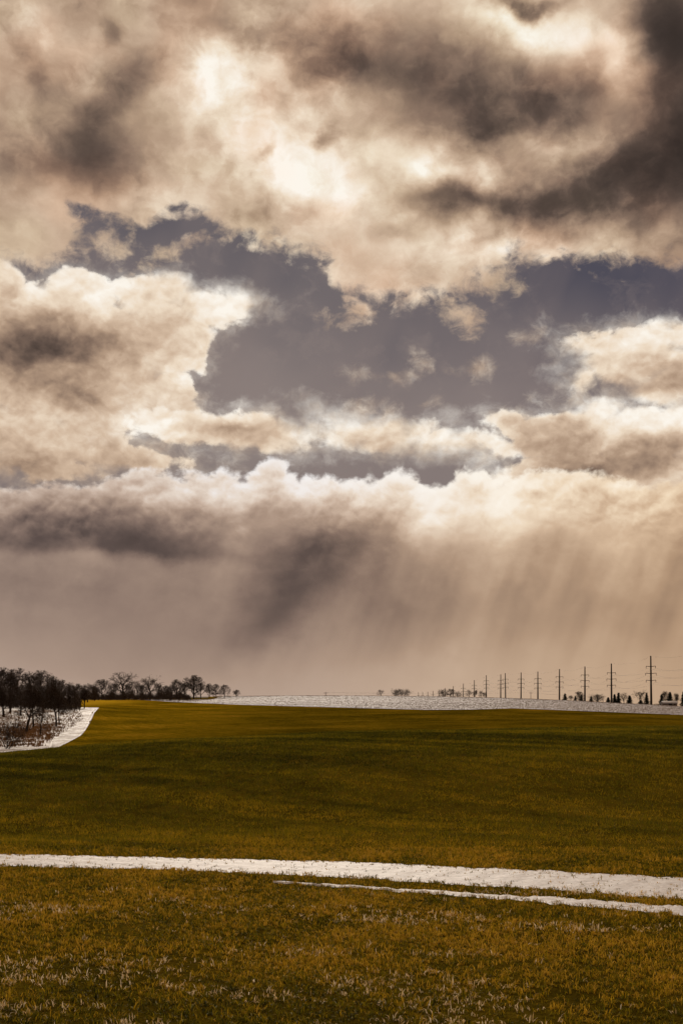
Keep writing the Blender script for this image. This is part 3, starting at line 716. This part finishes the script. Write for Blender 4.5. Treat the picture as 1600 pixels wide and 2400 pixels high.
# -- trees standing in the snow on the left bank
def on_bank(px, row): return ground(px, row, 130)
plant('bare_tree', 'park1', 62, on_bank(62, 1719), 1599, 88, 'largest dark bare tree with broad round crown standing on the snowy bank', 'tree')
plant('bare_tree', 'park3', 79, on_bank(79, 1708), 1606, 62, 'straight single trunked bare tree just behind the broad round one on the snow', 'tree')
plant('leaning_tree', 'lean1', 95, on_bank(95, 1727), 1662, 58, 'small crooked bare tree with a low bough reaching right, lowest on the snowy bank', 'tree')
plant('bare_tree', 'park2', 132, on_bank(132, 1704), 1600, 62, 'dark bare tree nearest the snowy path edge, left of its close twin trunk', 'tree')
plant('bare_tree', 'park1', 140, on_bank(140, 1700), 1608, 44, 'dark bare tree whose trunk stands close beside its twin by the path edge', 'tree')
plant('bare_tree', 'ash3', 168, on_bank(168, 1664), 1606, 36, 'slim bare tree at the back edge of the snowy bank', 'tree')
plant('bare_tree', 'ash4', 198, on_bank(198, 1661), 1612, 30, 'slim bare tree standing alone where bank, gold stubble and wood meet', 'tree')
plant('bare_shrub', 'shrub1', 14, on_bank(14, 1756), 1688, 76, 'leafless many stemmed shrub at the left edge of the picture below the bank', 'shrub')
plant('bare_shrub', 'shrub2', 150, on_bank(150, 1672), 1650, 46, 'low leafless shrub on the snowy bank behind the twin trunks', 'shrub')
# -- the wood behind them
G_W = 'bare trees massed in the dark wood at the left'
spots = [(-190, 1570, 390, 90), (-140, 1560, 340, 100), (-90, 1566, 400, 96), (-45, 1560, 330, 92), (0, 1562, 380, 84), (24, 1574, 320, 62), (42, 1564, 400, 66), (70, 1574, 350, 60), (100, 1569, 390, 70),
         (122, 1584, 360, 48), (146, 1592, 410, 46), (163, 1599, 380, 36), (182, 1601, 440, 38), (10, 1600, 300, 62), (50, 1604, 310, 60), (103, 1604, 330, 54), (-60, 1596, 290, 80), (-30, 1606, 300, 70), (130, 1612, 350, 50), (206, 1602, 500, 36), (222, 1606, 540, 30)]
WOOD = {0: 'tall bare tree of the wood cut by the left edge of the picture', 42: 'highest rounded crown of the wood, near its left end', 100: 'rounded crown standing up at the middle of the wood', 70: 'crown filling the dip between the two highest crowns of the wood',
        122: 'crown where the top of the wood begins to fall to the right', 146: 'crown on the falling right shoulder of the wood', 163: 'low crown below the right shoulder of the wood', 182: 'low crown near the right end of the wood', 206: 'last but one small tree where the wood joins the far tree line', 222: 'last small tree where the wood joins the far tree line'}
for i_, (p, top, d_, w) in enumerate(spots):
    plant('bare_tree', ('oak', 'ash')[i_ % 2] + str(1 + i_ % 4), p, float(d_), top, w, WOOD.get(p, 'bare tree of the wood beyond the left edge of the picture' if p < -40 else 'bare tree crowded among its neighbours inside the dark wood at the left'), 'tree', G_W)
# -- the tree line along the far field
plant('bare_tree', 'oak2', 240, 590, 1591, 50, 'dense bare tree with domed top left of the tall airy one on the skyline', 'tree')
plant('bare_tree', 'airy1', 290, 585, 1577, 66, 'tall airy bare tree with open spreading crown, highest on the far left skyline', 'tree')
plant('bare_tree', 'ash3', 321, 600, 1597, 24, 'narrow bare tree right of the tall airy one on the skyline', 'tree')
plant('bare_tree', 'airy2', 352, 590, 1587, 58, 'wide bare tree with upright fan of branches in the far tree line', 'tree')
plant('bare_tree', 'ash1', 388, 600, 1606, 30, 'low bare tree filling the dip in the far tree line', 'tree')
plant('bare_tree', 'ash2', 415, 590, 1591, 36, 'slender pointed bare tree just left of the big round one on the skyline', 'tree')
plant('bare_tree', 'oak1', 454, 585, 1581, 58, 'big round bare tree near the right end of the far tree line', 'tree')
plant('bare_tree', 'ash4', 471, 590, 1598, 26, 'bare tree leaning against the right side of the big round one', 'tree')
plant('bare_tree', 'oak4', 491, 600, 1601, 25, 'first of three small round trees past the big round one', 'tree')
plant('bare_tree', 'oak2', 507, 605, 1602, 23, 'middle of three small round trees past the big round one', 'tree')
plant('bare_tree', 'oak3', 526, 600, 1604, 32, 'last of three small round trees past the big round one', 'tree')
plant('bare_tree', 'oak1', 554, 610, 1616, 20, 'small low round tree standing alone at the end of the tree line', 'tree')
for p, top, w, lab in ((262, 1598, 30, 'bare tree filling the gap left of the tall airy one'), (306, 1600, 26, 'low bare tree tucked under the right side of the tall airy one'), (336, 1603, 26, 'low bare tree left of the wide fan shaped one'),
                       (370, 1599, 28, 'bare tree right of the wide fan shaped one'), (402, 1604, 26, 'low bare tree left of the slender pointed one'), (433, 1600, 28, 'bare tree squeezed between the slender pointed and the big round one')):
    plant('bare_tree', ('ash', 'oak')[int(p) % 2] + str(1 + int(p) % 4), p, 600 + (p % 7) * 2, top, w, lab, 'tree')
# -- brush closing the foot of the wood
T = Tubes(); R = np.random.default_rng(5)
for i_ in range(4600):
    p = R.uniform(-220, 445); d_ = R.uniform(560, 620) if p > 190 else R.uniform(350, 470)
    x = (p - 800) / FPX * d_; h = R.uniform(1.6, 4.2) * (1.0 if p < 430 else 0.6) * (1.0 + 0.55 * math.sin(p * 0.11) * math.sin(p * 0.043 + 1.0) + 0.25 * math.sin(p * 0.29)); z = tz(x, d_) - 0.2; a = R.normal(0, 0.5, 2)
    b0 = np.array([x, d_, z]); b1 = b0 + [a[0] * 0.5, a[1] * 0.5, h * 0.55]
    T.tube([b0, b1, b0 + [a[0] * 1.4, a[1] * 1.4, h]], [0.08, 0.06, 0.02])
    for q in range(5):
        s0 = b0 + (b1 - b0) * R.uniform(0.3, 1.5); v = R.normal(0, 0.6, 3); v[2] = abs(v[2]) + 0.4
        T.tube([s0, s0 + v * R.uniform(0.6, 1.3)], [0.05, 0.02])
stuff(obj('brushwood', T.mesh('brushwood'), M_TWIG), 'tangled leafless brush along the foot of the wood and far tree line', 'brush')
# -- dead grass standing through the snow on the bank
R = np.random.default_rng(15); V, F = [], []; n_ = 0
for i_ in range(5200):
    p, r_ = R.uniform(-60, 190), R.uniform(1668, 1752)
    if p > 95 and r_ > 1770 - (p - 60) * 0.6: continue
    if R.random() > 0.25 + 0.75 * math.exp(-((p - 75) / 50) ** 2 - ((r_ - 1715) / 18) ** 2): continue
    d_ = on_bank(p, r_); x = (p - 800) / FPX * d_; z = tz(x, d_) + 0.05
    for q in range(4):
        c0 = np.array([x, d_, z]) + R.normal(0, 0.35, 3) * [1, 1, 0]; w = R.uniform(0.04, 0.09); t_ = R.normal(0, 0.2, 2)
        V += [c0 + [-w, 0, 0], c0 + [w, 0, 0], c0 + [t_[0], t_[1], R.uniform(0.25, 0.75)]]; F.append([n_, n_ + 1, n_ + 2]); n_ += 3
M_DEAD = plain_noise_material('dead grass', (0.10, 0.050, 0.018), (0.26, 0.135, 0.05), 0.5)
stuff(obj('dead_grass', mesh_np('dead_grass', np.array(V), np.array(F)), M_DEAD), 'russet dead grass poking through the snow under the bank trees', 'grass')
# -- corn stubble in drilled rows over the snowy ridge
R = np.random.default_rng(25); xs, ysb = [], []
n_ = 90000; d_ = np.sqrt(R.random(n_) * (790 ** 2 - 380 ** 2) + 380 ** 2); p = R.uniform(300, 1760, n_)
x = (p - 800) / FPX * d_
cx, cy = 420.0, 60.0                                            # the rows swing round this point
rad = np.hypot(x - cx, d_ - cy); rad2 = np.round(rad / 1.5) * 1.5 + R.normal(0, 0.10, n_)
f = rad2 / rad; x = cx + (x - cx) * f; d_ = cy + (d_ - cy) * f
lo_ = np.interp(x / d_ * FPX + 800, ridge_px, ridge_lo)
ok = (d_ > lo_ + 1) & (x / d_ * FPX + 800 > 300) & ((x / d_ * FPX + 800 > 500) | (d_ < 600)); x, d_ = x[ok], d_[ok]; n_ = len(x)
z = terrain(x, d_) + 0.05; w = R.uniform(0.08, 0.20, n_); h = R.uniform(0.08, 0.24, n_); t_ = R.normal(0, 0.12, n_)
V = np.stack([np.stack([x - w, d_, z], 1), np.stack([x + w, d_, z], 1), np.stack([x + t_, d_ + t_, z + h], 1)], 1).reshape(-1, 3)
M_STALK = plain_noise_material('corn stubble', (0.10, 0.065, 0.040), (0.24, 0.16, 0.10), 0.4)
stuff(obj('corn_stubble', mesh_np('corn_stubble', V, np.arange(3 * n_).reshape(-1, 3)), M_STALK), 'rows of cut corn stubble showing through the snow on the ridge', 'stubble')

# -- trees on the middle and right of the horizon
def far(px, dist, dz): return tz((px - 800) / FPX * dist, dist) - dz
plant('bare_tree', 'airy2', 893, 700, 1616.5, 18, 'small thin bare tree left of the low round one at mid horizon', 'tree')
plant('bare_tree', 'shrub3', 925, 690, 1614.5, 32, 'left half of the low round tree clump at mid horizon', 'tree')
plant('bare_tree', 'shrub4', 944, 690, 1615, 34, 'right half of the low round tree clump at mid horizon', 'tree')
plant('bare_tree', 'shrub4', 1039, 780, 1615.5, 24, 'first round bare tree of the clump where the far poles begin', 'tree')
plant('bare_tree', 'oak3', 1055, 790, 1614, 24, 'tallest round bare tree of the clump where the far poles begin', 'tree')
plant('bare_tree', 'shrub3', 1074, 780, 1620, 20, 'lowest round bare tree of the clump where the far poles begin', 'tree')
plant('bare_tree', 'airy1', 1099, 760, 1617, 16, 'thin pale bare tree between two mid distance power poles', 'tree')
plant('bare_tree', 'ash2', 1113, 770, 1617, 13, 'small bare tree beside the foot of a mid distance power pole', 'tree')
plant('bare_tree', 'airy2', 1127, 770, 1619, 13, 'thin bare tree left of the tall paired power poles', 'tree')
plant('bare_tree', 'ash3', 1136, 770, 1622, 12, 'small bare tree right at the foot of a tall power pole', 'tree')
plant('spruce', 'pine1', 1323, 700, 1625.5, 17, 'squat dark evergreen, leftmost on the right horizon', 'tree')
plant('bare_tree', 'ash1', 1337, 720, 1630, 14, 'small bare tree just right of the leftmost evergreen', 'tree')
plant('bare_tree', 'oak2', 1355, 740, 1620, 28, 'rounded bare tree rising behind a pair of dark evergreens', 'tree')
plant('spruce', 'pine2', 1347, 700, 1631, 12, 'left evergreen of the pair in front of a rounded bare tree', 'tree')
plant('spruce', 'pine3', 1361, 700, 1628, 14, 'right evergreen of the pair, beside the third pole from the right', 'tree')
plant('spruce', 'pine1', 1384, 700, 1632, 13, 'small evergreen in front of a wide bare shrub', 'tree')
plant('bare_shrub', 'shrub1', 1398, 710, 1627, 44, 'wide bare thicket between the second and third poles from the right', 'shrub')
plant('spruce', 'fir1', 1424, 690, 1634.5, 14, 'tiny cone shaped evergreen left of the second pole from the right', 'tree')
plant('spruce', 'fir2', 1439, 690, 1627, 14, 'shorter of two narrow evergreens right of the second pole', 'tree')
plant('spruce', 'fir3', 1448, 690, 1623.5, 15, 'taller of two narrow evergreens right of the second pole', 'tree')
plant('bare_tree', 'airy1', 1461, 710, 1624, 22, 'pale bare tree between narrow evergreens on the right horizon', 'tree')
plant('spruce', 'fir1', 1474, 690, 1630.5, 18, 'evergreen standing between two pale bare trees on the right', 'tree')
plant('bare_tree', 'airy2', 1497, 710, 1619, 32, 'broad pale bare tree left of the largest power pole', 'tree')
plant('spruce', 'pine2', 1500, 690, 1641, 20, 'low dark evergreen bush under the broad pale bare tree', 'tree')
plant('spruce', 'pine3', 1514, 690, 1623.5, 18, 'stout evergreen just left of the largest power pole', 'tree')
plant('bare_shrub', 'shrub2', 1538, 690, 1649, 14, 'low snowy shrub just right of the largest power pole', 'shrub')
plant('spruce', 'pine1', 1549, 720, 1628, 18, 'leftmost evergreen of the clump behind the snowy shed', 'tree')
plant('bare_tree', 'oak1', 1558, 730, 1619, 24, 'bare tree rising from the evergreens behind the snowy shed', 'tree')
plant('spruce', 'pine2', 1569, 720, 1622, 24, 'largest evergreen behind the snowy shed', 'tree')
plant('bare_tree', 'ash4', 1584, 720, 1624, 18, 'bare tree between the shed evergreens and the picture edge', 'tree')
plant('spruce', 'pine3', 1600, 710, 1621, 22, 'dark evergreen cut by the right edge of the picture', 'tree')
plant('bare_tree', 'oak3', 1630, 720, 1622, 30, 'bare tree just outside the right edge beyond the evergreens', 'tree')

# ------------------------------------------------------------------ boxes
def box(x0, x1, y0, y1, z0, z1):
    V = [(x, y, z) for z in (z0, z1) for x, y in ((x0, y0), (x1, y0), (x1, y1), (x0, y1))]
    return V, [(0, 3, 2, 1), (4, 5, 6, 7), (0, 1, 5, 4), (1, 2, 6, 5), (2, 3, 7, 6), (3, 0, 4, 7)]
def boxes(name, items):
    V, F = [], []
    for it in items:
        v, f = box(*it); F += [tuple(i + len(V) for i in q) for q in f]; V += v
    return mesh_np(name, np.array(V), np.array(F))

# -- snowy farm shed at the right edge
d_ = 700.0; sx_ = (1567 - 800) / FPX * d_; sz_ = tz(sx_, d_)
M_WALL = plain_noise_material('shed boards', (0.10, 0.075, 0.06), (0.18, 0.14, 0.12), 1.0)
M_ROOFSNOW = plain_noise_material('roof snow', (0.30, 0.28, 0.28), (0.5, 0.47, 0.46), 0.6, 0.7)
shed = bpy.data.objects.new('farm_shed', None); col.objects.link(shed); shed.location = (sx_, d_, sz_)
tag(shed, 'low farm shed with snow on its roof below the right hand evergreens', 'shed')
obj('wall', boxes('wall', [(-4.3, 4.3, -2.4, 2.4, -0.3, 1.5)]), M_WALL, shed)
V = np.array([(-4.7, -2.8, 1.42), (4.7, -2.8, 1.42), (4.7, 0, 2.7), (-4.7, 0, 2.7), (-4.7, 2.8, 1.42), (4.7, 2.8, 1.42),
              (-4.7, -2.8, 1.60), (4.7, -2.8, 1.60), (4.7, 0, 2.9), (-4.7, 0, 2.9), (-4.7, 2.8, 1.60), (4.7, 2.8, 1.60)], float)
obj('roof', mesh_np('roof', V, np.array([(0, 3, 2, 1), (3, 4, 5, 2), (6, 7, 8, 9), (9, 8, 11, 10), (0, 1, 7, 6), (4, 10, 11, 5), (0, 6, 9, 3), (3, 9, 10, 4), (1, 2, 8, 7), (2, 5, 11, 8)])), M_ROOFSNOW, shed)
M_DARK = plain_noise_material('dark door', (0.02, 0.018, 0.016), (0.04, 0.035, 0.03), 1.0)
obj('door', boxes('door', [(-1.0, 1.0, -2.46, -2.38, -0.2, 1.35)]), M_DARK, shed)
obj('window', boxes('window', [(2.2, 3.2, -2.45, -2.38, 0.5, 1.2)]), M_DARK, shed)

# ------------------------------------------------------------------ power line
M_STEEL = plain_noise_material('weathering steel', (0.020, 0.014, 0.011), (0.038, 0.026, 0.020), 0.8, 0.7)
M_INS = plain_noise_material('insulator', (0.05, 0.045, 0.042), (0.08, 0.07, 0.065), 2.0, 0.5)
def tubes(name, items):
    T = Tubes()
    for pts, r, s in items: T.tube(pts, r, s)
    return T.mesh(name)
ARMS = ((6.1, 2.7), (10.1, 3.0), (14.1, 2.75))                    # below the pole top, half width
A_ME = {w: tubes('crossarm', [([(-w, 0, 0.22), (-w * 0.3, 0, 0.02), (0, 0, -0.02)], [0.14, 0.18, 0.22], 5), ([(w, 0, 0.22), (w * 0.3, 0, 0.02), (0, 0, -0.02)], [0.14, 0.18, 0.22], 5)]) for _, w in ARMS}
I_ME = tubes('insulator', [([(0, 0, 0.05), (0, 0, -0.5), (0, 0, -1.35)], [0.12, 0.17, 0.08], 6)])
LINE_A, LINE_B = 196.0, -0.03
def line_pos(px):
    u = (px - 800) / FPX; y = LINE_A / (u - LINE_B); return u * y, y
POLES = [(1652, 1522), (1525, 1537), (1432, 1555), (1369.6, 1562), (1310, 1568), (1259.5, 1574), (1220, 1576), (1184, 1577.5), (1172.5, 1580.5), (1139, 1582.5), (1110.6, 1594), (1085, 1602), (1061.5, 1608), (1043, 1612.5), (1028, 1616), (1014, 1619), (1002, 1621), (990, 1621.5), (980, 1622)]
ORD = ['just outside the right edge of the picture', 'nearest and tallest, close to the right edge', 'second from the right edge, beside narrow evergreens', 'third from the right edge, by rounded bare tree', 'fourth from the right edge, left of the squat evergreen',
       'fifth from the right edge, standing clear of trees', 'sixth from the right edge, standing clear of trees', 'right one of the closely paired poles', 'left one of the closely paired poles', 'next left of the closely paired poles',
       'second left of the closely paired poles', 'third left of the closely paired poles', 'at the right side of the round tree clump', 'rising out of the round tree clump', 'at the left side of the round tree clump']
tops = []
for i_, (px_, top) in enumerate(POLES):
    x, y = line_pos(px_); zt = CAM_Z + (HOR - top) / FPX * y; zb = tz(x, y) - 0.4
    e = bpy.data.objects.new('power_pole', None); col.objects.link(e); e.location = (x, y, zb); e.rotation_euler = (0, math.radians(float(rng.normal(0, 0.35))), 0)
    lab = 'tall steel power pole with crossarms, ' + ORD[i_] if i_ < len(ORD) else ('first', 'second', 'third', 'fourth')[i_ - len(ORD)] + ' tiny power pole top counting left from the round tree clump'
    tag(e, lab, 'power pole', 'power poles marching along the right horizon')
    h = zt - zb
    obj('shaft', tubes('shaft', [([(0, 0, 0), (0, 0, h * 0.5), (0, 0, h)], [0.66, 0.52, 0.36], 10)]), M_STEEL, e)
    for dzv, w in ARMS:
        a = obj('crossarm', A_ME[w], M_STEEL, e, (0, 0, h - dzv))
        for s_ in (-1, 1): obj('insulator', I_ME, M_INS, a, (s_ * w, 0, 0.2))
    tops.append((x, y, zt))
def wire(pts_fn, r, lab):
    P = []
    for a, b in zip(tops[:-1], tops[1:]):
        A, B = np.array(pts_fn(a)), np.array(pts_fn(b)); L = np.linalg.norm(B - A)
        for t in np.linspace(0, 1, 11)[:-1]:
            q = A + (B - A) * t; q[2] -= 4 * 0.026 * L * t * (1 - t); P.append(q)
    P.append(np.array(pts_fn(tops[-1])))
    tag(obj('power_line_wire', tubes('power_line_wire', [(P, [r] * len(P), 4)]), M_INS), lab, 'wire', 'wires strung along the power poles')
wire(lambda t: t, 0.022, 'topmost thin wire running over the tips of the power poles')
for (dzv, w), nm in zip(ARMS, ('upper', 'middle', 'lower')):
    for s_, sd_ in ((-1, 'left'), (1, 'right')):
        wire(lambda t, s_=s_, w=w, dzv=dzv: (t[0] + s_ * w, t[1], t[2] - dzv - 1.1), 0.030, 'thin sagging wire hung from the %s ends of the %s crossarms' % (sd_, nm))
# -- small wooden poles of the village line
M_WOOD = plain_noise_material('pole timber', (0.03, 0.022, 0.016), (0.06, 0.045, 0.035), 1.0)
small = []
for px_, d_, top, lab in ((1243, 880, 1622, 'small wooden utility pole between the fifth and sixth tall power poles'), (763, 760, 1621.5, 'lone thin utility pole at the middle of the snowy horizon'), (1412, 860, 1631, 'small wooden utility pole left of the second tall power pole')):
    x = (px_ - 800) / FPX * d_; zb = tz(x, d_) - 0.3; zt = CAM_Z + (HOR - top) / FPX * d_
    e = bpy.data.objects.new('utility_pole', None); col.objects.link(e); e.location = (x, d_, zb); tag(e, lab, 'utility pole', 'small utility poles on the horizon')
    obj('shaft', tubes('shaft', [([(0, 0, 0), (0, 0, zt - zb)], [0.20, 0.13], 8)]), M_WOOD, e)
    obj('crossarm', boxes('crossarm', [(-1.3, 1.3, -0.08, 0.08, zt - zb - 0.9, zt - zb - 0.72)]), M_WOOD, e)
    for s_ in (-1.15, 0.6, 1.15): obj('insulator', tubes('insulator', [([(s_, 0, zt - zb - 0.73), (s_, 0, zt - zb - 0.45)], [0.06, 0.04], 5)]), M_INS, e)
    small.append(np.array((x, d_, zt - 0.45)))
for s_, lab in ((-1.15, 'thin low wire slung between the small utility poles, left side'), (1.15, 'thin low wire slung between the small utility poles, right side')):
    P = []
    for A, B in ((small[1], small[0]), (small[0], small[2])):
        for t in np.linspace(0, 1, 14): q = A + (B - A) * t; q[2] -= 4 * 0.6 * t * (1 - t); P.append(q + [s_, 0, 0])
    tag(obj('utility_wire', tubes('utility_wire', [(P, [0.022] * len(P), 4)]), M_INS), lab, 'wire', 'wires of the small utility poles')
